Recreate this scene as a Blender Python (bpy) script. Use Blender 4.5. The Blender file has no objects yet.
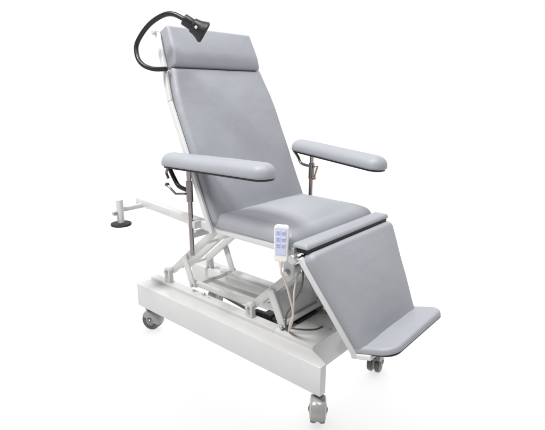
import bpy, bmesh, math, random
from mathutils import Vector, Matrix
random.seed(4)
S = bpy.context.scene
COL = S.collection
R = math.radians

# ------------------------------------------------------------------ camera
cd = bpy.data.cameras.new("camera"); cam = bpy.data.objects.new("camera", cd); COL.objects.link(cam)
cd.sensor_width = 36; cd.lens = 30.884; cd.clip_end = 500; cd.clip_start = 0.05
rot = Matrix(((0.752386912, -0.168861497, 0.636710083),
              (0.658721439, 0.192872393, -0.727245698),
              (0.0, 0.966584727, 0.256347353)))
cam.matrix_world = Matrix.Translation((1.70, -1.76, 1.45)) @ rot.to_4x4()
S.camera = cam

# ------------------------------------------------------------------ studio surround (white sweep behind, dimmer room behind the camera)
w = bpy.data.worlds.new("World"); S.world = w; w.use_nodes = True
nt = w.node_tree; nt.nodes.clear()
out = nt.nodes.new("ShaderNodeOutputWorld"); bg = nt.nodes.new("ShaderNodeBackground")
tc = nt.nodes.new("ShaderNodeTexCoord"); dt = nt.nodes.new("ShaderNodeVectorMath"); dt.operation = 'DOT_PRODUCT'
dt.inputs[1].default_value = (-0.66, 0.75, 0.0)
mr = nt.nodes.new("ShaderNodeMapRange"); mr.interpolation_type = 'SMOOTHSTEP'
mr.inputs["From Min"].default_value = 0.05; mr.inputs["From Max"].default_value = 0.45
mr.inputs["To Min"].default_value = 0.17; mr.inputs["To Max"].default_value = 1.02
nt.links.new(tc.outputs["Generated"], dt.inputs[0]); nt.links.new(dt.outputs["Value"], mr.inputs["Value"])
nt.links.new(mr.outputs["Result"], bg.inputs["Strength"]); bg.inputs["Color"].default_value = (1, 1, 1, 1)
nt.links.new(bg.outputs[0], out.inputs[0])

def area(name, loc, target, size, power, color=(1, 1, 1), sy=None):
    l = bpy.data.lights.new(name, 'AREA'); l.energy = power; l.color = color
    l.shape = 'RECTANGLE'; l.size = size; l.size_y = sy or size
    o = bpy.data.objects.new(name, l); COL.objects.link(o); o.location = loc
    o.rotation_euler = (Vector(target) - Vector(loc)).to_track_quat('-Z', 'Y').to_euler()
    return o
key = area("key_softbox", (-0.5, -3.0, 6.0), (0, 0, 0.8), 1.4, 370, (1.0, 0.99, 0.98))
top = area("overhead_softbox", (1.9, -0.5, 6.4), (0, 0, 0.7), 2.4, 215)
wl = bpy.data.lights.new("added_floor_wash", 'SUN'); wl.energy = 2.75; wl.angle = R(40); wl.use_shadow = False  # added shadowless light, keeps the floor white even under the chair
wash = bpy.data.objects.new("added_floor_wash", wl); COL.objects.link(wash); wash.location = (0, 0, 6)
S.view_settings.view_transform = 'Standard'; S.view_settings.look = 'None'
S.view_settings.exposure = 0; S.view_settings.gamma = 1

# ------------------------------------------------------------------ materials
def mat(name, col, rough=0.5, metal=0.0, bump=None, var=None, coat=0.0, spec=0.5):
    m = bpy.data.materials.new(name); m.use_nodes = True
    t = m.node_tree; b = t.nodes["Principled BSDF"]
    b.inputs["Base Color"].default_value = (*col, 1); b.inputs["Roughness"].default_value = rough
    b.inputs["Metallic"].default_value = metal; b.inputs["Specular IOR Level"].default_value = spec
    b.inputs["Coat Weight"].default_value = coat; b.inputs["Coat Roughness"].default_value = 0.15
    tcn = t.nodes.new("ShaderNodeTexCoord")
    if var:
        sc, amt = var
        n = t.nodes.new("ShaderNodeTexNoise"); n.inputs["Scale"].default_value = sc; n.inputs["Detail"].default_value = 5
        t.links.new(tcn.outputs["Object"], n.inputs["Vector"])
        r = t.nodes.new("ShaderNodeMapRange"); r.inputs["From Min"].default_value = 0.3; r.inputs["From Max"].default_value = 0.7
        r.inputs["To Min"].default_value = 1 - amt; r.inputs["To Max"].default_value = 1 + amt
        t.links.new(n.outputs["Fac"], r.inputs["Value"])
        mx = t.nodes.new("ShaderNodeVectorMath"); mx.operation = 'SCALE'; mx.inputs[0].default_value = col
        t.links.new(r.outputs["Result"], mx.inputs["Scale"]); t.links.new(mx.outputs["Vector"], b.inputs["Base Color"])
        r2 = t.nodes.new("ShaderNodeMapRange"); r2.inputs["From Min"].default_value = 0.3; r2.inputs["From Max"].default_value = 0.7
        r2.inputs["To Min"].default_value = max(rough - 0.06, 0.03); r2.inputs["To Max"].default_value = rough + 0.08
        t.links.new(n.outputs["Fac"], r2.inputs["Value"]); t.links.new(r2.outputs["Result"], b.inputs["Roughness"])
    last = None
    for kind, sc, st, dist in (bump or []):
        if kind == 'v':
            n = t.nodes.new("ShaderNodeTexVoronoi"); n.inputs["Scale"].default_value = sc; o_ = n.outputs["Distance"]
        else:
            n = t.nodes.new("ShaderNodeTexNoise"); n.inputs["Scale"].default_value = sc; n.inputs["Detail"].default_value = 3; o_ = n.outputs["Fac"]
        t.links.new(tcn.outputs["Object"], n.inputs["Vector"])
        bp = t.nodes.new("ShaderNodeBump"); bp.inputs["Strength"].default_value = st; bp.inputs["Distance"].default_value = dist
        t.links.new(o_, bp.inputs["Height"])
        if last: t.links.new(last.outputs[0], bp.inputs["Normal"])
        last = bp
    if last: t.links.new(last.outputs[0], b.inputs["Normal"])
    return m
VINYL = mat("grey_vinyl", (0.335, 0.345, 0.378), 0.45, bump=[('v', 380, 0.5, 0.0008), ('n', 8, 0.22, 0.012), ('n', 34, 0.16, 0.004)], var=(9, 0.018))
PAINT = mat("white_powder_coat", (0.67, 0.67, 0.67), 0.2, bump=[('n', 260, 0.05, 0.0003)], var=(3, 0.025))
PAINT2 = mat("white_enamel", (0.67, 0.67, 0.665), 0.22, bump=[('n', 300, 0.05, 0.0003)], var=(5, 0.02))
BLACK = mat("black_plastic", (0.012, 0.012, 0.014), 0.38, bump=[('n', 300, 0.2, 0.0005)], var=(20, 0.15))
BOARD = mat("dark_underside_board", (0.035, 0.033, 0.036), 0.6, var=(12, 0.2))
RUBBER = mat("black_rubber", (0.015, 0.016, 0.017), 0.6, var=(30, 0.2))
CHROME = mat("chromed_steel", (0.30, 0.27, 0.265), 0.14, 1.0, var=(30, 0.08))
STEEL = mat("brushed_steel", (0.25, 0.235, 0.23), 0.28, 1.0, var=(40, 0.15))
STEEL_L = mat("galvanised_bolt", (0.55, 0.55, 0.56), 0.3, 0.8, var=(40, 0.1))
BRASS = mat("brass_lever", (0.40, 0.29, 0.16), 0.3, 1.0, var=(40, 0.15))
HOOD = mat("caster_grey_plastic", (0.30, 0.312, 0.30), 0.2, var=(25, 0.10), coat=0.5)
TREAD = mat("caster_tread", (0.085, 0.088, 0.082), 0.3, var=(40, 0.35))
HAND = mat("handset_cream_plastic", (0.82, 0.80, 0.76), 0.35, var=(20, 0.02))
FACE = mat("handset_lavender_panel", (0.56, 0.59, 0.78), 0.4, var=(30, 0.03))
BTN = mat("handset_button", (0.53, 0.56, 0.76), 0.4, var=(30, 0.03))
INK = mat("handset_print", (0.30, 0.33, 0.54), 0.5)
CORD = mat("cream_cord", (0.74, 0.66, 0.60), 0.5, var=(60, 0.05))
CABLE = mat("grey_cable", (0.10, 0.105, 0.10), 0.4, var=(60, 0.2))
GLASS = mat("led_lens", (0.75, 0.75, 0.80), 0.1)
FLOORM = mat("white_studio_floor", (0.80, 0.80, 0.80), 0.6, spec=0.2)

# ------------------------------------------------------------------ mesh helpers
def obj(name, bm, m, parent=None, smooth=True, angle=35, label=None):
    bmesh.ops.recalc_face_normals(bm, faces=bm.faces)
    me = bpy.data.meshes.new(name); bm.to_mesh(me); bm.free()
    o = bpy.data.objects.new(name, me); COL.objects.link(o); me.materials.append(m)
    if smooth:
        for p in me.polygons: p.use_smooth = True
        try: me.set_sharp_from_angle(angle=R(angle))
        except Exception: pass
    if parent: o.parent = parent
    if label: o["label"] = label
    return o
def join(bm, other):
    me = bpy.data.meshes.new("tmp"); other.to_mesh(me); other.free(); bm.from_mesh(me); bpy.data.meshes.remove(me)
    return bm
def prism(poly, h, M=None, bev=0.0):
    """polygon in xy, extruded 0..h along z, bevelled, transformed by M"""
    bm = bmesh.new()
    a = [bm.verts.new((x, y, 0)) for x, y in poly]; b = [bm.verts.new((x, y, h)) for x, y in poly]
    n = len(poly); bm.faces.new(a[::-1]); bm.faces.new(b)
    for i in range(n): bm.faces.new((a[i], a[(i + 1) % n], b[(i + 1) % n], b[i]))
    bmesh.ops.recalc_face_normals(bm, faces=bm.faces)
    if bev > 0:
        ed = [e for e in bm.edges if len(e.link_faces) == 2 and e.calc_face_angle(0) > 0.5]
        bmesh.ops.bevel(bm, geom=ed, offset=bev, segments=3, profile=0.5, affect='EDGES', clamp_overlap=True)
    if M: bmesh.ops.transform(bm, matrix=M, verts=bm.verts)
    return bm
def box(x0, x1, y0, y1, z0, z1, bev=0.002):
    return prism([(x0, y0), (x1, y0), (x1, y1), (x0, y1)], z1 - z0, Matrix.Translation((0, 0, z0)), bev)
def frame(o, u, v, n):
    return Matrix(((u[0], v[0], n[0], o[0]), (u[1], v[1], n[1], o[1]), (u[2], v[2], n[2], o[2]), (0, 0, 0, 1)))
def side_plate(poly_xz, y0, y1, bev=0.002):
    """polygon given in x,z; thickness from y0 to y1"""
    return prism(poly_xz, y1 - y0, frame((0, y0, 0), (1, 0, 0), (0, 0, 1), (0, 1, 0)), bev)
def beam(p0, p1, w, h, bev=0.003, up=(0, 0, 1)):
    """rectangular tube from p0 to p1, w sideways, h along 'up'"""
    p0, p1 = Vector(p0), Vector(p1); d = (p1 - p0); L = d.length; d.normalize()
    s = d.cross(Vector(up)).normalized(); u = s.cross(d).normalized()
    M = frame(p0, s, u, d)
    return prism([(-w / 2, -h / 2), (w / 2, -h / 2), (w / 2, h / 2), (-w / 2, h / 2)], L, M, bev)
def ccurve(pts, sub=8):
    P = [Vector(p) for p in pts]; out = []
    P = [P[0] * 2 - P[1]] + P + [P[-1] * 2 - P[-2]]
    for i in range(1, len(P) - 2):
        for k in range(sub):
            t = k / sub; a, b, c, d = P[i - 1:i + 3]
            out.append(0.5 * ((2 * b) + (c - a) * t + (2 * a - 5 * b + 4 * c - d) * t * t + (3 * b - a - 3 * c + d) * t ** 3))
    out.append(P[-2]); return out
def tube(pts, r, seg=14, sub=8, curve=True, ends=True, ridge=0.0):
    pts = ccurve(pts, sub) if curve and len(pts) > 2 else [Vector(p) for p in pts]
    bm = bmesh.new(); rings = []; up = None
    for i, p in enumerate(pts):
        d = (pts[min(i + 1, len(pts) - 1)] - pts[max(i - 1, 0)]).normalized()
        if up is None: up = d.orthogonal().normalized()
        up = (up - d * up.dot(d)).normalized(); s = d.cross(up)
        rr = r[i] if isinstance(r, (list, tuple)) else r
        if ridge: rr *= 1 + (ridge if i % 2 else 0)
        rings.append([bm.verts.new(p + (up * math.cos(a) + s * math.sin(a)) * rr) for a in [2 * math.pi * k / seg for k in range(seg)]])
    for a, b in zip(rings, rings[1:]):
        for k in range(seg): bm.faces.new((a[k], a[(k + 1) % seg], b[(k + 1) % seg], b[k]))
    if ends: bm.faces.new(rings[0][::-1]); bm.faces.new(rings[-1])
    return bm
def lathe(profile, M=None, seg=32, a0=0, a1=2 * math.pi):
    """profile of (radius, z) spun round z"""
    bm = bmesh.new(); full = abs(a1 - a0 - 2 * math.pi) < 1e-6; n = seg if full else seg + 1
    rings = []
    for r, z in profile:
        if r < 1e-6: rings.append([bm.verts.new((0, 0, z))]); continue
        rings.append([bm.verts.new((r * math.cos(a0 + (a1 - a0) * k / seg), r * math.sin(a0 + (a1 - a0) * k / seg), z)) for k in range(n)])
    for a, b in zip(rings, rings[1:]):
        for k in range(seg):
            k2 = (k + 1) % n
            if len(a) == 1 and len(b) == 1: continue
            if len(a) == 1: bm.faces.new((a[0], b[k2], b[k]))
            elif len(b) == 1: bm.faces.new((a[k], a[k2], b[0]))
            else: bm.faces.new((a[k], a[k2], b[k2], b[k]))
    if M: bmesh.ops.transform(bm, matrix=M, verts=bm.verts)
    return bm
def disc_between(p0, p1, r, bev=0.002, seg=28):
    p0, p1 = Vector(p0), Vector(p1); d = p1 - p0; L = d.length
    q = d.to_track_quat('Z', 'Y').to_matrix().to_4x4()
    return lathe([(0, 0), (r - bev, 0), (r, bev), (r, L - bev), (r - bev, L), (0, L)], Matrix.Translation(p0) @ q, seg)

def rounded(poly, rad, inset, ks=6, es=10):
    """CCW convex polygon inset by 'inset' with corner radii; fixed point count"""
    n = len(poly); P = [Vector(p).to_2d() for p in poly]; lines = []
    for i in range(n):
        a, b = P[i], P[(i + 1) % n]; d = (b - a).normalized(); nn = Vector((-d.y, d.x)); lines.append((a + nn * inset, d))
    Q = []
    for i in range(n):
        (a, d), (b, e) = lines[i - 1], lines[i]
        cr = d.x * e.y - d.y * e.x; t = ((b - a).x * e.y - (b - a).y * e.x) / cr
        Q.append(a + d * t)
    out = []
    for i in range(n):
        d = (Q[i] - Q[i - 1]).normalized(); e = (Q[(i + 1) % n] - Q[i]).normalized()
        th = math.acos(max(-1, min(1, d.dot(e)))); r_ = rad[i] if isinstance(rad, (list, tuple)) else rad
        r_ = max(r_ - inset, 0.0008); tl = r_ * math.tan(th / 2)
        lim = 0.49 * min((Q[i] - Q[i - 1]).length, (Q[(i + 1) % n] - Q[i]).length)
        if tl > lim: tl = lim; r_ = tl / math.tan(th / 2)
        s = Q[i] - d * tl; c = s + Vector((-d.y, d.x)) * r_
        arc = []
        for k in range(ks + 1):
            a = th * k / ks; v = s - c
            arc.append(c + Vector((v.x * math.cos(a) - v.y * math.sin(a), v.x * math.sin(a) + v.y * math.cos(a))))
        out.append(arc)
    res = []
    for i in range(n):
        res += out[i]; a, b = out[i][-1], out[(i + 1) % n][0]
        res += [a.lerp(b, k / es) for k in range(1, es)]
    return res
def cushion(poly, T, M, rad=0.03, re=0.03, dome=0.015, rb=0.006, fn=None, wrinkle=0.0012, bottom=True, power=2.0, seed=0):
    """padded upholstery: flat back at n=0, rounded shoulders of radius re, domed top"""
    from mathutils import noise
    bm = bmesh.new(); loops = []
    prof = [(rb * (1 - math.sin(a)), rb * (1 - math.cos(a))) for a in (0, 0.5, 1.0, 1.57)]
    prof += [(re * (1 - math.cos(a)), T - re + re * math.sin(a)) for a in [math.pi / 2 * k / 7 for k in range(0, 8)]]
    for ins, z in prof: loops.append([(p, z) for p in rounded(poly, rad, ins)])
    base = [p for p, z in loops[-1]]; c = sum(base, Vector((0, 0))) / len(base)
    NS = 16
    for k in range(1, NS):
        s = 1 - k / NS
        loops.append([(c + (p - c) * s, T) for p in base])
    rings = []
    vs = [p.y for p in base]; v0, v1 = min(vs), max(vs)
    def extent(y):
        y = min(max(y, v0 + 1e-5), v1 - 1e-5); xs = []
        for i in range(len(base)):
            a, b = base[i], base[(i + 1) % len(base)]
            if (a.y - y) * (b.y - y) <= 0 and abs(a.y - b.y) > 1e-9: xs.append(a.x + (b.x - a.x) * (y - a.y) / (b.y - a.y))
        return min(xs), max(xs)
    def domeh(p):
        a, b = extent(p.y); fx = (2 * p.x - a - b) / max(b - a, 1e-6); fy = (2 * p.y - v0 - v1) / (v1 - v0)
        fx = min(abs(fx), 1); fy = min(abs(fy), 1)
        return (1 - fx ** power) * (1 - fy ** power)
    def place(p, z, s):
        z2 = z + (dome * domeh(p) if z >= T - 1e-6 else 0)
        if fn: p, z2 = fn(p, z2, s)
        if wrinkle and z > T * 0.25:
            q = Vector((p.x * 7 + seed, p.y * 7, z2 * 5)); z2 += wrinkle * 2 * noise.noise(q) + wrinkle * noise.noise(q * 3.1)
        return (p.x, p.y, z2)
    for i, lp in enumerate(loops):
        s = 1.0 if i < len(prof) else 1 - (i - len(prof) + 1) / NS
        rings.append([bm.verts.new(place(p, z, s)) for p, z in lp])
    n = len(rings[0])
    for a, b in zip(rings, rings[1:]):
        for k in range(n): bm.faces.new((a[k], a[(k + 1) % n], b[(k + 1) % n], b[k]))
    cv = bm.verts.new(place(c, T, 0)); L = rings[-1]
    for k in range(n): bm.faces.new((L[k], L[(k + 1) % n], cv))
    if bottom: bm.faces.new(rings[0][::-1])
    bmesh.ops.transform(bm, matrix=M, verts=bm.verts)
    return bm

# ------------------------------------------------------------------ floor
fl = prism([(-30, -30), (30, -30), (30, 30), (-30, 30)], 0.02, Matrix.Translation((0, 0, -0.02)))
floor = obj("floor", fl, FLOORM, smooth=False); floor["kind"] = "structure"
# the added whitening lamp is linked to the floor only
lc = bpy.data.collections.new("floor_receivers"); lc.objects.link(floor)
wash.light_linking.receiver_collection = lc

# ------------------------------------------------------------------ the chair
chair = bpy.data.objects.new("treatment_chair", None); COL.objects.link(chair)
chair["label"] = "grey padded reclining medical treatment chair on a white wheeled scissor lift base"
chair["category"] = "chair"

# --- base: long side rails, raised deck, front cross box
base = bmesh.new()
zb, zt = 0.150, 0.295
for s in (-1, 1):
    poly = [(-0.70, s * 0.285), (0.685, s * 0.285), (0.685, s * 0.243), (0.575, s * 0.190), (-0.70, s * 0.190)]
    if s > 0: poly = poly[::-1]
    join(base, prism(poly, zt - zb, Matrix.Translation((0, 0, zb)), 0.003))
base = obj("base", base, PAINT, chair)
deck = bmesh.new()
for s in (-1, 1):
    join(deck, box(-0.695, 0.33, min(s * 0.192, s * 0.135), max(s * 0.192, s * 0.135), 0.20, 0.315, 0.003))
join(deck, box(0.3305, 0.574, -0.192, 0.192, 0.158, 0.315, 0.003))
obj("base_deck", deck, PAINT2, chair)
for s in (-1, 1):
    o = obj("end_cap", box(-0.712, -0.7005, s * 0.2375 - 0.047, s * 0.2375 + 0.047, 0.15, 0.294, 0.003), PAINT, chair)

for k, (x, y) in enumerate(((-0.18, -0.160), (0.545, 0.0), (0.545, 0.165), (0.36, 0.170))):
    obj("screw", disc_between((x, y, 0.3145), (x, y, 0.3180), 0.005, 0.0012, 16), STEEL_L, base)
obj("limit_stop", disc_between((-0.235, -0.150, 0.3145), (-0.235, -0.150, 0.327), 0.010, 0.003), STEEL_L, base)
for z in (0.165, 0.270):
    for s in (-1, 1): obj("screw", disc_between((-0.7115, s * 0.2375, z), (-0.7145, s * 0.2375, z), 0.005, 0.001, 16), STEEL, base)
# --- casters
def caster(x, y, yaw):
    M = Matrix.Translation((x, y, 0)) @ Matrix.Rotation(yaw, 4, 'Z')
    r = 0.060
    # hood: half shell over the twin wheels (axle along local y), offset behind the stem
    h = bmesh.new()
    prof = [(r * 0.2, -0.021), (r * 0.93, -0.021), (r * 1.04, -0.016), (r * 1.04, 0.016), (r * 0.93, 0.021), (r * 0.2, 0.021)]
    MX = Matrix.Translation((-0.022, 0, r + 0.002)) @ Matrix.Rotation(math.pi / 2, 4, 'X')
    join(h, lathe([(0.0, -0.037), (r * 0.80, -0.037), (r * 1.02, -0.032), (r * 1.10, -0.020), (r * 1.12, 0), (r * 1.10, 0.020), (r * 1.02, 0.032), (r * 0.80, 0.037), (0.0, 0.037)], MX, 36, R(28), R(196)))
    join(h, disc_between((0, 0, 0.085), (0, 0, 0.134), 0.022))
    bmesh.ops.transform(h, matrix=M, verts=h.verts)
    c = obj("caster", h, HOOD, chair)
    for s in (-1, 1):
        wb = lathe([(0, 0.029), (0.016, 0.029), (0.020, 0.021), (r * 0.62, 0.019), (r * 0.80, 0.024), (r * 0.93, 0.023), (r, 0.016), (r, 0.002), (r * 0.9, -0.004), (0, -0.004)], None, 40)
        bmesh.ops.transform(wb, matrix=M @ Matrix.Translation((-0.022, s * 0.010, r + 0.001)) @ Matrix.Rotation(-s * math.pi / 2, 4, 'X'), verts=wb.verts)
        wo = obj("wheel", wb, TREAD, c)
        hb_ = lathe([(0, 0.034), (0.010, 0.034), (0.013, 0.030), (0.022, 0.0295), (0.030, 0.0245), (0.0305, 0.0195), (0, 0.019)], None, 24)
        bmesh.ops.transform(hb_, matrix=M @ Matrix.Translation((-0.022, s * 0.010, r + 0.001)) @ Matrix.Rotation(-s * math.pi / 2, 4, 'X'), verts=hb_.verts)
        obj("hub", hb_, STEEL, c)
    st = disc_between((0, 0, 0.118), (0, 0, 0.152), 0.013); join(st, lathe([(0.0, 0.134), (0.026, 0.134), (0.026, 0.1405), (0, 0.1405)], None, 24))
    bmesh.ops.transform(st, matrix=M, verts=st.verts)
    obj("stem", st, STEEL, c)
    br = prism([(0.01, -0.016), (0.042, -0.014), (0.046, 0), (0.042, 0.014), (0.01, 0.016)], 0.006, M @ Matrix.Translation((-0.005, 0, 0.108)) @ Matrix.Rotation(R(18), 4, 'Y'), 0.002)
    obj("brake_pedal", br, STEEL, c)
caster(-0.655, -0.245, R(200)); caster(0.645, -0.240, R(125)); caster(0.660, 0.248, R(285)); caster(-0.590, 0.265, R(110))

# --- lift mechanism
def bracket(x, y, z1, wd=0.052, t=0.03):
    p = [(x - wd / 2, 0.306), (x + wd / 2, 0.306), (x + wd / 2 * 0.9, z1 - 0.012), (x + wd / 2 * 0.5, z1), (x - wd / 2 * 0.5, z1), (x - wd / 2 * 0.9, z1 - 0.012)]
    b = obj("pivot_bracket", side_plate(p, y - t / 2, y + t / 2, 0.003), PAINT2, chair)
    s = -1 if y < 0 else 1
    obj("bolt", disc_between((x, y + s * t / 2, z1 - 0.024), (x, y + s * (t / 2 + 0.016), z1 - 0.024), 0.012, 0.003), STEEL_L, b)
for y in (-0.165, 0.165):
    bracket(-0.54, y, 0.410); bracket(0.150, y, 0.392)
for y in (-0.135, -0.02, 0.135)[:2] + (0.135,):
    obj("lift_arm", beam((-0.530, y, 0.385), (-0.075, y, 0.765), 0.026, 0.040, 0.004), PAINT2, chair)
for y in (-0.135, 0.135):
    obj("lift_arm", beam((0.150, y, 0.370), (0.44, y, 0.640), 0.026, 0.040, 0.004), PAINT2, chair)
def link(p0, p1, y, t=0.012, wd=0.044):
    L = obj("link_bar", beam((p0[0], y, p0[1]), (p1[0], y, p1[1]), t, wd, 0.004), PAINT2, chair)
    s = -1 if y < 0 else 1
    obj("bolt", disc_between((p1[0], y + s * 0.005, p1[1] + 0.010), (p1[0], y + s * 0.020, p1[1] + 0.010), 0.010, 0.003), STEEL_L, L)
for y in (-0.160, 0.160):
    link((-0.385, 0.520), (-0.315, 0.345), y); link((0.285, 0.500), (0.368, 0.322), y)
obj("cross_tube", tube([(-0.54, -0.15, 0.386), (-0.54, 0.15, 0.386)], 0.010, curve=False), PAINT2, chair)
obj("cross_tube", beam((-0.315, -0.15, 0.350), (-0.315, 0.14, 0.350), 0.026, 0.026), PAINT2, chair)
obj("cross_tube", beam((-0.10, -0.33, 0.745), (-0.10, 0.33, 0.745), 0.030, 0.030), PAINT2, chair)
obj("cross_tube", tube([(-0.235, -0.13, 0.625), (-0.235, 0.13, 0.625)], 0.012, curve=False), PAINT2, chair)
obj("cross_tube", tube([(0.352, -0.15, 0.332), (0.352, 0.185, 0.332)], 0.015, curve=False), PAINT2, chair)
obj("lift_rail", beam((-0.36, -0.125, 0.352), (0.15, -0.125, 0.362), 0.024, 0.030), PAINT2, chair)
obj("lift_rail", beam((-0.36, 0.105, 0.345), (0.15, 0.105, 0.352), 0.024, 0.026), PAINT2, chair)
# wide pressed plate tying the front arms together
d = Vector((0.29, 0, 0.27)).normalized(); nrm = Vector((-d.z, 0, d.x))
pl = prism([(-0.12, 0.05), (0.12, 0.05), (0.12, 0.385), (-0.12, 0.385)], 0.008,
           frame(Vector((0.150, 0, 0.370)) + Vector((0.012, 0, -0.014)), (0, -1, 0), d, (0 - nrm.x, 0, -nrm.z)), 0.002)
apl = obj("arm_plate", pl, PAINT, chair)
obj("gusset", side_plate([(0.34, 0.325), (0.50, 0.325), (0.45, 0.50), (0.42, 0.60), (0.36, 0.56)], 0.150, 0.156, 0.001), PAINT, chair)
# hinge brackets hanging from the seat frame
for s in (-1, 1):
    y = s * 0.215
    p = [(0.415, 0.800), (0.485, 0.800), (0.475, 0.635), (0.455, 0.612), (0.430, 0.612), (0.418, 0.635)]
    h = obj("seat_bracket", side_plate(p, y - 0.006, y + 0.006, 0.002), PAINT, chair)
    obj("bolt", disc_between((0.444, y + s * 0.004, 0.652), (0.444, y + s * 0.024, 0.652), 0.016, 0.004), STEEL_L, h)
obj("cross_tube", beam((0.445, -0.21, 0.655), (0.445, 0.21, 0.655), 0.028, 0.028), PAINT, chair)
obj("cross_tube", beam((0.50, -0.325, 0.775), (0.50, 0.325, 0.775), 0.03, 0.03), PAINT, chair)
# actuator
am = tube([(0.120, -0.092, 0.292), (0.265, -0.080, 0.292)], 0.027, 20, curve=False)
join(am, box(0.185, 0.245, -0.112, -0.055, 0.262, 0.326, 0.006)); join(am, disc_between((0.105, -0.093, 0.292), (0.122, -0.092, 0.292), 0.020))
ac = obj("actuator", am, BLACK, chair)
obj("piston_rod", tube([(0.105, -0.093, 0.292), (-0.28, -0.095, 0.340)], 0.010, curve=False), CHROME, ac)
obj("rear_bearing", disc_between((0.325, -0.070, 0.330), (0.325, -0.02, 0.330), 0.020), BLACK, ac)
obj("lift_rail", beam((-0.36, -0.01, 0.335), (0.15, -0.01, 0.345), 0.020, 0.024), PAINT2, chair)
# wide pressed plate tying the two front links together, with a bolted stiffener
e_ = Vector((0.083, 0, -0.178)).normalized(); n_ = Vector((0.178, 0, 0.083)).normalized()
lp = prism([(-0.150, 0.03), (-0.150, 0.20), (-0.120, 0.215), (0.135, 0.215), (0.150, 0.20), (0.130, 0.07), (0.100, 0.03), (-0.100, 0.03)], 0.005,
           frame(Vector((0.268, 0, 0.545)), (0, 1, 0), tuple(e_), tuple(-n_)), 0.001)
lk = obj("link_plate", lp, PAINT, chair)
for yy, ss in ((-0.02, 0.07), (0.04, 0.12), (0.09, 0.06)):
    q = Vector((0.268, yy, 0.545)) + e_ * ss
    obj("bolt", disc_between(q - n_ * 0.002, q + n_ * 0.010, 0.008, 0.002), STEEL_L, lk)
obj("cross_tube", tube([(0.375, -0.15, 0.348), (0.375, 0.19, 0.348)], 0.013, curve=False), PAINT2, chair)
obj("floor_flange", prism([(0.36, 0.05), (0.50, 0.19), (0.345, 0.19)], 0.004, Matrix.Translation((0, 0, 0.3155)), 0.001), STEEL_L, chair)
obj("lock_pad", box(0.366, 0.392, -0.07, 0.10, 0.3155, 0.329, 0.003), BLACK, chair)
cb = tube([(0.50, -0.19, 0.745), (0.515, -0.20, 0.68), (0.510, -0.20, 0.60), (0.462, -0.20, 0.50), (0.425, -0.20, 0.435), (0.405, -0.185, 0.375), (0.39, -0.16, 0.318)], 0.0048, 10)
obj("power_cable", cb, CABLE, chair)
cb = tube([(0.375, -0.13, 0.323), (0.43, -0.115, 0.321), (0.49, -0.06, 0.319), (0.50, -0.01, 0.319)], 0.0038, 10)
obj("power_cable", cb, CABLE, chair)

# --- seat
def FX(o): return frame(o, (1, 0, 0), (0, 1, 0), (0, 0, 1))
seat_poly = [(0.07, -0.338), (0.557, -0.332), (0.557, 0.332), (0.07, 0.338)]
def seatfn(p, z, s):
    f = max(0, (p.x - 0.42) / 0.135)                 # waterfall front edge
    return p, z - 0.016 * f * f
seat = obj("seat", cushion(seat_poly, 0.064, FX((0, 0, 0.826)), rad=[0.03, 0.016, 0.016, 0.03], re=0.056, rb=0.003, dome=0.046, fn=seatfn, power=2.2, seed=3), VINYL, chair)
sf = bmesh.new()
for s in (-1, 1): join(sf, box(0.06, 0.548, s * 0.318 - 0.012, s * 0.318 + 0.012, 0.794, 0.825, 0.003))
join(sf, box(0.03, 0.06, -0.33, 0.33, 0.80, 0.825, 0.003)); join(sf, box(0.548, 0.566, -0.33, 0.33, 0.796, 0.824, 0.003))
obj("seat_frame", sf, PAINT2, seat)
obj("seat_board", box(0.0, 0.545, -0.30, 0.30, 0.812, 0.8255, 0.002), BOARD, seat)

# --- knee roll between seat and leg rest
kp = cushion([(0.562, -0.340), (0.642, -0.340), (0.642, 0.336), (0.562, 0.336)], 0.020, FX((0, 0, 0.834)), rad=0.008, re=0.018, rb=0.002, dome=0.005, wrinkle=0.0008)
kr = obj("knee_roll", kp, VINYL, chair)
for s in (-1, 1):
    obj("hinge_knuckle", disc_between((0.585, s * 0.346, 0.790), (0.585, s * 0.372, 0.790), 0.021, 0.003), STEEL_L, kr)
obj("knee_board", box(0.572, 0.638, -0.322, 0.325, 0.808, 0.8335, 0.003), BOARD, kr)
obj("hinge_rod", tube([(0.600, -0.345, 0.790), (0.600, 0.345, 0.790)], 0.009, curve=False), BOARD, kr)

# --- leg rest
la = R(28)
LO = Vector((0.640, 0, 0.818))
ML = frame(LO, (0, -1, 0), (math.sin(la), 0, -math.cos(la)), (math.cos(la), 0, math.sin(la)))
lt = Matrix.Translation((0, 0, -0.03))
lpoly = [(-0.350, 0.0), (0.350, 0.0), (0.238, 0.462), (-0.238, 0.462)]
leg = obj("leg_rest", cushion(lpoly, 0.052, ML @ lt, rad=0.03, re=0.026, dome=0.014, seed=9), VINYL, chair)
lf = bmesh.new()
for s in (-1, 1):
    a = ML @ Vector((s * 0.345, 0.005, -0.036)); b = ML @ Vector((s * 0.240, 0.466, -0.036))
    join(lf, beam(a, b, 0.020, 0.024, 0.003, up=(math.cos(la), 0, math.sin(la))))
for v in (0.06, 0.40):
    hw = 0.338 - 0.22 * v
    join(lf, beam(ML @ Vector((-hw, v, -0.044)), ML @ Vector((hw, v, -0.044)), 0.02, 0.02, 0.003))
obj("leg_rest_frame", lf, PAINT2, leg)
obj("back_board", prism([(-0.33, 0.02), (0.33, 0.02), (0.228, 0.44), (-0.228, 0.44)], 0.006, ML @ Matrix.Translation((0, 0, -0.036)), 0.001), BOARD, leg)

# --- foot plate
fa = R(16)
MF = frame((0.820, 0, 0.402), (0, -1, 0), (math.cos(fa), 0, math.sin(fa)), (math.sin(fa) * -1, 0, math.cos(fa)))
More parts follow.
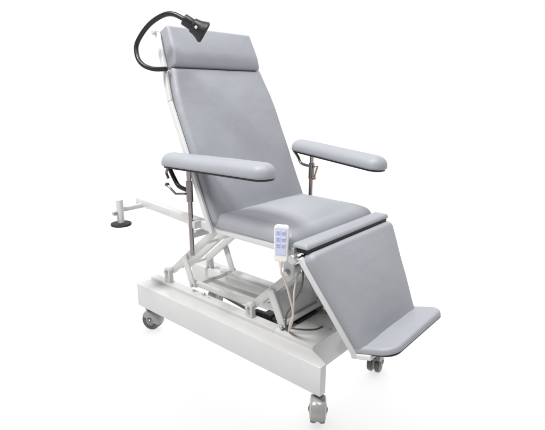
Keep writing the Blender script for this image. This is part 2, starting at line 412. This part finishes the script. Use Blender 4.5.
# u x v = (0,-1,0)x(c,0,s) = (-s,0,c)
fpoly = [(-0.262, 0.0), (0.245, 0.0), (0.240, 0.185), (-0.270, 0.185)]
foot = obj("foot_rest", cushion(fpoly, 0.030, MF, rad=[0.01, 0.01, 0.07, 0.07], re=0.014, dome=0.004, wrinkle=0.0008), VINYL, chair)
ff = prism([(-0.262, -0.016), (0.249, -0.016), (0.249, 0.078), (-0.262, 0.078)], 0.022, MF @ Matrix.Translation((0, 0, -0.0225)), 0.003)
obj("foot_rest_frame", ff, PAINT2, foot)
obj("foot_board", prism([tuple(q) for q in rounded([(-0.255, 0.0785), (0.234, 0.0785), (0.231, 0.178), (-0.261, 0.178)], [0.004, 0.004, 0.065, 0.065], 0.0, ks=8, es=2)], 0.007, MF @ Matrix.Translation((0, 0, -0.0075)), 0.002), BOARD, foot)

# --- back rest and head rest
ba = R(24)
BO = Vector((0.078, 0, 0.885))
MB = frame(BO, (0, 1, 0), (-math.sin(ba), 0, math.cos(ba)), (math.cos(ba), 0, math.sin(ba)))
bt = MB @ Matrix.Translation((0, 0, -0.035))
bpoly = [(-0.345, -0.06), (0.345, -0.06), (0.345, 0.50), (0.335, 0.60), (0.308, 0.735), (-0.308, 0.735), (-0.335, 0.60), (-0.345, 0.50)]
back = obj("backrest", cushion(bpoly, 0.055, bt, rad=[0.03, 0.03, 0.3, 0.3, 0.006, 0.006, 0.3, 0.3], re=0.024, dome=0.016, seed=5, power=3), VINYL, chair)
hpoly = [(-0.304, 0.738), (0.298, 0.738), (0.286, 0.938), (-0.286, 0.938)]
def headfn(p, z, s):
    # deepest near its lower edge, thinning slightly to the top
    f = max(0.0, (0.810 - p.y) / 0.072)
    if z > 0.03: z -= (z - 0.03) * 0.36 * f * f
    return p, z
head = obj("headrest", cushion(hpoly, 0.080, bt, rad=0.008, re=0.016, dome=0.006, fn=headfn, wrinkle=0.0004, seed=12), VINYL, chair)
bf = bmesh.new()
def bk(u, v, n=-0.024): return MB @ Vector((u, v, n))
un = (math.cos(ba), 0, math.sin(ba))
for s in (-1, 1):
    join(bf, beam(bk(s * 0.356, -0.085), bk(s * 0.356, 0.575), 0.016, 0.026, 0.003, up=un))
    join(bf, beam(bk(s * 0.356, 0.5755), bk(s * 0.302, 0.925), 0.016, 0.026, 0.003, up=un))
for v in (0.0, 0.35, 0.70): join(bf, beam(bk(-0.32 + max(0, v - .6) * .5, v, -0.055), bk(0.32 - max(0, v - .6) * .5, v, -0.055), 0.02, 0.02, 0.003, up=un))
obj("backrest_frame", bf, PAINT2, back)
obj("back_board", prism([(-0.33, -0.04), (0.33, -0.04), (0.33, 0.55), (0.29, 0.735), (-0.29, 0.735), (-0.33, 0.55)], 0.004, MB @ Matrix.Translation((0, 0, -0.0398)), 0.001), BOARD, back)
for s in (-1, 1):
    k = bk(s * 0.296, 0.935, -0.030)
    obj("frame_knob", disc_between(k, k + Vector((0, s * 0.03, 0)), 0.014, 0.004), PAINT2, head)

# --- armrests
def armrest(front, rear, length, M, side, curve_pts, lever_pts, lever_mat, rodmat, post_top, post_bot, sleeve):
    poly = [(0, -0.058), (length, -0.062), (length, 0.062), (0, 0.058)]
    a = obj("armrest", cushion(poly, 0.062, M, rad=[0.056, 0.060, 0.060, 0.056], re=0.048, dome=0.003, rb=0.008, seed=side * 3 + 20), VINYL, chair)
    u = prism([tuple(q) for q in rounded(poly, 0.058, 0.010, ks=10, es=2)], 0.009, M @ Matrix.Translation((0, 0, -0.0095)), 0.002)
    obj("arm_board", u, BOARD, a)
    obj("post", tube([post_bot, post_top], 0.0115, 20, curve=False), CHROME, a)
    obj("sleeve", tube(sleeve, 0.0165, 20, curve=False), STEEL, a)
    obj("tilt_bracket", tube(curve_pts, 0.011 if side < 0 else 0.008, 12), rodmat, a)
    lv = tube(lever_pts, 0.0055, 10, curve=False)
    e = Vector(lever_pts[-1]); join(lv, disc_between(e + Vector((-0.008, 0, 0)), e + Vector((0.008, 0, 0)), 0.010))
    obj("clamp_lever", lv, lever_mat, a)
    return a
Ma = frame((-0.215, -0.37, 1.099), (0.9999, 0.0, 0.014), (0, 1, 0), (-0.014, 0, 0.9999))
a1 = armrest(0, 0, 0.700, Ma, -1, [(-0.200, -0.37, 1.096), (-0.186, -0.37, 1.072), (-0.160, -0.37, 1.035), (-0.125, -0.37, 1.000), (-0.060, -0.37, 0.988)],
             [(-0.055, -0.388, 0.975), (-0.125, -0.392, 0.965), (-0.190, -0.392, 1.002)], STEEL, BLACK, (-0.045, -0.37, 1.092), (-0.045, -0.37, 0.662), [(-0.045, -0.37, 0.935), (-0.045, -0.37, 1.035)])
obj("spring_link", tube([(-0.198, -0.375, 1.094), (-0.215, -0.375, 1.055), (-0.200, -0.375, 1.030)], 0.007, 10, curve=False), STEEL, a1)
obj("post_clamp", box(-0.072, -0.018, -0.372, -0.310, 0.800, 0.838, 0.004), PAINT2, a1)
fu = Vector((0.62, -0.12, -0.040)).normalized(); fn_ = fu.cross(Vector((0, 0, 1)).cross(fu).normalized()).normalized(); fv = fn_.cross(fu)
Mb = frame((-0.035, 0.425, 1.118), fu, fv, fn_)
a2 = armrest(0, 0, 0.67, Mb, 1, [(-0.035, 0.41, 1.112), (0.0, 0.41, 1.075), (0.030, 0.405, 1.040), (0.095, 0.40, 1.030)],
             [(0.112, 0.395, 1.025), (0.165, 0.380, 1.040), (0.145, 0.375, 0.970)], BRASS, STEEL, (0.108, 0.40, 1.092), (0.100, 0.40, 0.70), [(0.106, 0.40, 0.960), (0.109, 0.40, 1.050)])
obj("post_clamp", box(0.07, 0.13, 0.310, 0.402, 0.798, 0.836, 0.004), PAINT2, a2)

# --- rear bar with the rubber footed post
rb = obj("rear_bar", beam((-0.650, -0.268, 0.833), (0.060, -0.318, 0.812), 0.038, 0.042, 0.004), PAINT2, chair)
obj("rear_bar", beam((-0.665, 0.268, 0.808), (-0.10, 0.308, 0.804), 0.038, 0.042, 0.004), PAINT2, chair) if False else None
obj("side_arm", beam((-0.595, -0.24, 0.812), (-0.595, -0.415, 0.812), 0.022, 0.024, 0.003), PAINT2, rb)
px, py = -0.585, -0.430
obj("foot_post", tube([(px, py, 0.742), (px, py, 0.872)], 0.019, 24, curve=False), PAINT2, rb)
obj("rubber_foot", lathe([(0, 0), (0.030, 0.0), (0.054, 0.006), (0.057, 0.013), (0.054, 0.019), (0.03, 0.022), (0, 0.022)], Matrix.Translation((px, py, 0.721)), 40), RUBBER, rb)
obj("clamp_knob", disc_between((px, py - 0.020, 0.800), (px, py - 0.045, 0.800), 0.011, 0.003), STEEL_L, rb)
obj("clamp_knob", disc_between((-0.565, -0.262, 0.812), (-0.565, -0.262, 0.795), 0.011, 0.003), STEEL_L, rb)

# --- gooseneck lamp
gp = [(-0.225, -0.330, 1.552), (-0.232, -0.40, 1.550), (-0.270, -0.43, 1.568), (-0.312, -0.43, 1.605), (-0.328, -0.42, 1.660), (-0.300, -0.40, 1.715), (-0.245, -0.385, 1.757), (-0.180, -0.365, 1.784), (-0.125, -0.352, 1.784), (-0.072, -0.334, 1.760)]
lamp = obj("reading_lamp", tube(gp, 0.0105, 14, 12, ridge=0.07), BLACK, chair)
hd0 = Vector((-0.076, -0.338, 1.762)); dd = Vector((0.080, 0.110, -0.083)).normalized()
Q = dd.to_track_quat('Z', 'Y').to_matrix().to_4x4()
L_ = 0.118
hb = lathe([(0, 0), (0.014, 0), (0.0235, 0.003), (0.0255, 0.007), (0.0255, 0.044), (0.029, 0.046), (0.033, 0.050), (0.035, 0.066), (0.041, 0.084), (0.049, 0.100), (0.050, 0.106), (0.045, 0.113), (0.041, 0.114), (0.039, 0.106), (0, 0.104)], Matrix.Translation(hd0) @ Q, 36)
obj("lamp_head", hb, BLACK, lamp)
obj("lamp_lens", lathe([(0, 0.105), (0.0385, 0.105), (0.036, 0.109), (0, 0.112)], Matrix.Translation(hd0) @ Q, 30), GLASS, lamp)
side = dd.cross(Vector((0, 0, 1))).normalized(); toward = (Vector((1.70, -1.76, 1.45)) - hd0).normalized()
rp = (toward - dd * toward.dot(dd)).normalized()
c0 = hd0 + dd * 0.066 + rp * 0.033
obj("lamp_switch", disc_between(c0, c0 + rp * 0.007, 0.0065, 0.002), GLASS, lamp)

# ------------------------------------------------------------------ hand control hanging on the seat rail
hc = bpy.data.objects.new("hand_control", None); COL.objects.link(hc); hc.location = (0.52, -0.338, 0.845)
hc["label"] = "white hand control with lavender button panel and cord, hung over the seat edge"
hc["category"] = "remote control"
def loc(o):                       # geometry is written in world coordinates: put it under the Empty
    o.matrix_parent_inverse = hc.matrix_basis.inverted(); return o
tilt = R(4)
yaw = R(24)
u = Vector((math.cos(yaw), math.sin(yaw), 0)); v = Vector((0, math.sin(tilt), math.cos(tilt))); n = u.cross(v).normalized(); v = n.cross(u)
HM = frame((0.520, -0.352, 0.845), u, v, n)
body = cushion([(-0.029, -0.078), (0.029, -0.078), (0.031, 0.078), (-0.031, 0.078)], 0.020, HM, rad=0.014, re=0.006, dome=0.001, rb=0.005, wrinkle=0)
loc(obj("body", body, HAND, hc))
loc(obj("face_panel", cushion([(-0.022, -0.048), (0.022, -0.048), (0.024, 0.066), (-0.024, 0.066)], 0.0014, HM @ Matrix.Translation((0, 0, 0.0205)), rad=0.004, re=0.0006, rb=0.0003, dome=0, wrinkle=0), FACE, hc))
for r_ in range(3):
    for cx in (-0.0115, 0.0115):
        vy = 0.048 - r_ * 0.027
        b = loc(obj("button", cushion([(cx - 0.009, vy - 0.008), (cx + 0.009, vy - 0.008), (cx + 0.009, vy + 0.008), (cx - 0.009, vy + 0.008)], 0.002, HM @ Matrix.Translation((0, 0, 0.0218)), rad=0.003, re=0.001, rb=0.0005, dome=0.0003, wrinkle=0), BTN, hc))
        up = 1 if cx < 0 else -1
        ink = prism([(cx - 0.006, vy - 0.001 * up), (cx + 0.006, vy - 0.001 * up), (cx + 0.006, vy + 0.0012 * up), (cx, vy + 0.0045 * up), (cx - 0.006, vy + 0.0012 * up)][::up], 0.0006, HM @ Matrix.Translation((0, 0, 0.0241)), 0)
        io = obj("arrow_mark", ink, INK, b)
hook = tube([HM @ Vector((0, 0.06, -0.002)), HM @ Vector((0, 0.062, -0.008)), HM @ Vector((0, 0.035, -0.010)), HM @ Vector((0, -0.01, -0.010))], 0.004, 8)
loc(obj("hook", hook, HAND, hc))
bot = HM @ Vector((0, -0.076, 0.012))
cord = tube([bot, bot + Vector((0.003, 0, -0.05)), (0.525, -0.335, 0.67), (0.522, -0.30, 0.58), (0.500, -0.25, 0.48), (0.450, -0.21, 0.385), (0.41, -0.165, 0.322)], 0.0048, 10)
join(cord, tube([bot, bot + Vector((0.001, 0, -0.030))], [0.010, 0.006], 12, curve=False))
join(cord, tube([(0.41, -0.165, 0.322), (0.470, -0.215, 0.42), (0.500, -0.245, 0.52), (0.508, -0.25, 0.60), (0.495, -0.20, 0.68), (0.470, -0.12, 0.74)], 0.0042, 10))
loc(obj("cord", cord, CORD, hc))

# the softboxes are flagged off the sweep: they light the chair and the hand control only
sc_ = bpy.data.collections.new("chair_receivers")
for o in list(S.objects):
    if o.type == 'MESH' and o is not floor: sc_.objects.link(o)
key.light_linking.receiver_collection = sc_; top.light_linking.receiver_collection = sc_
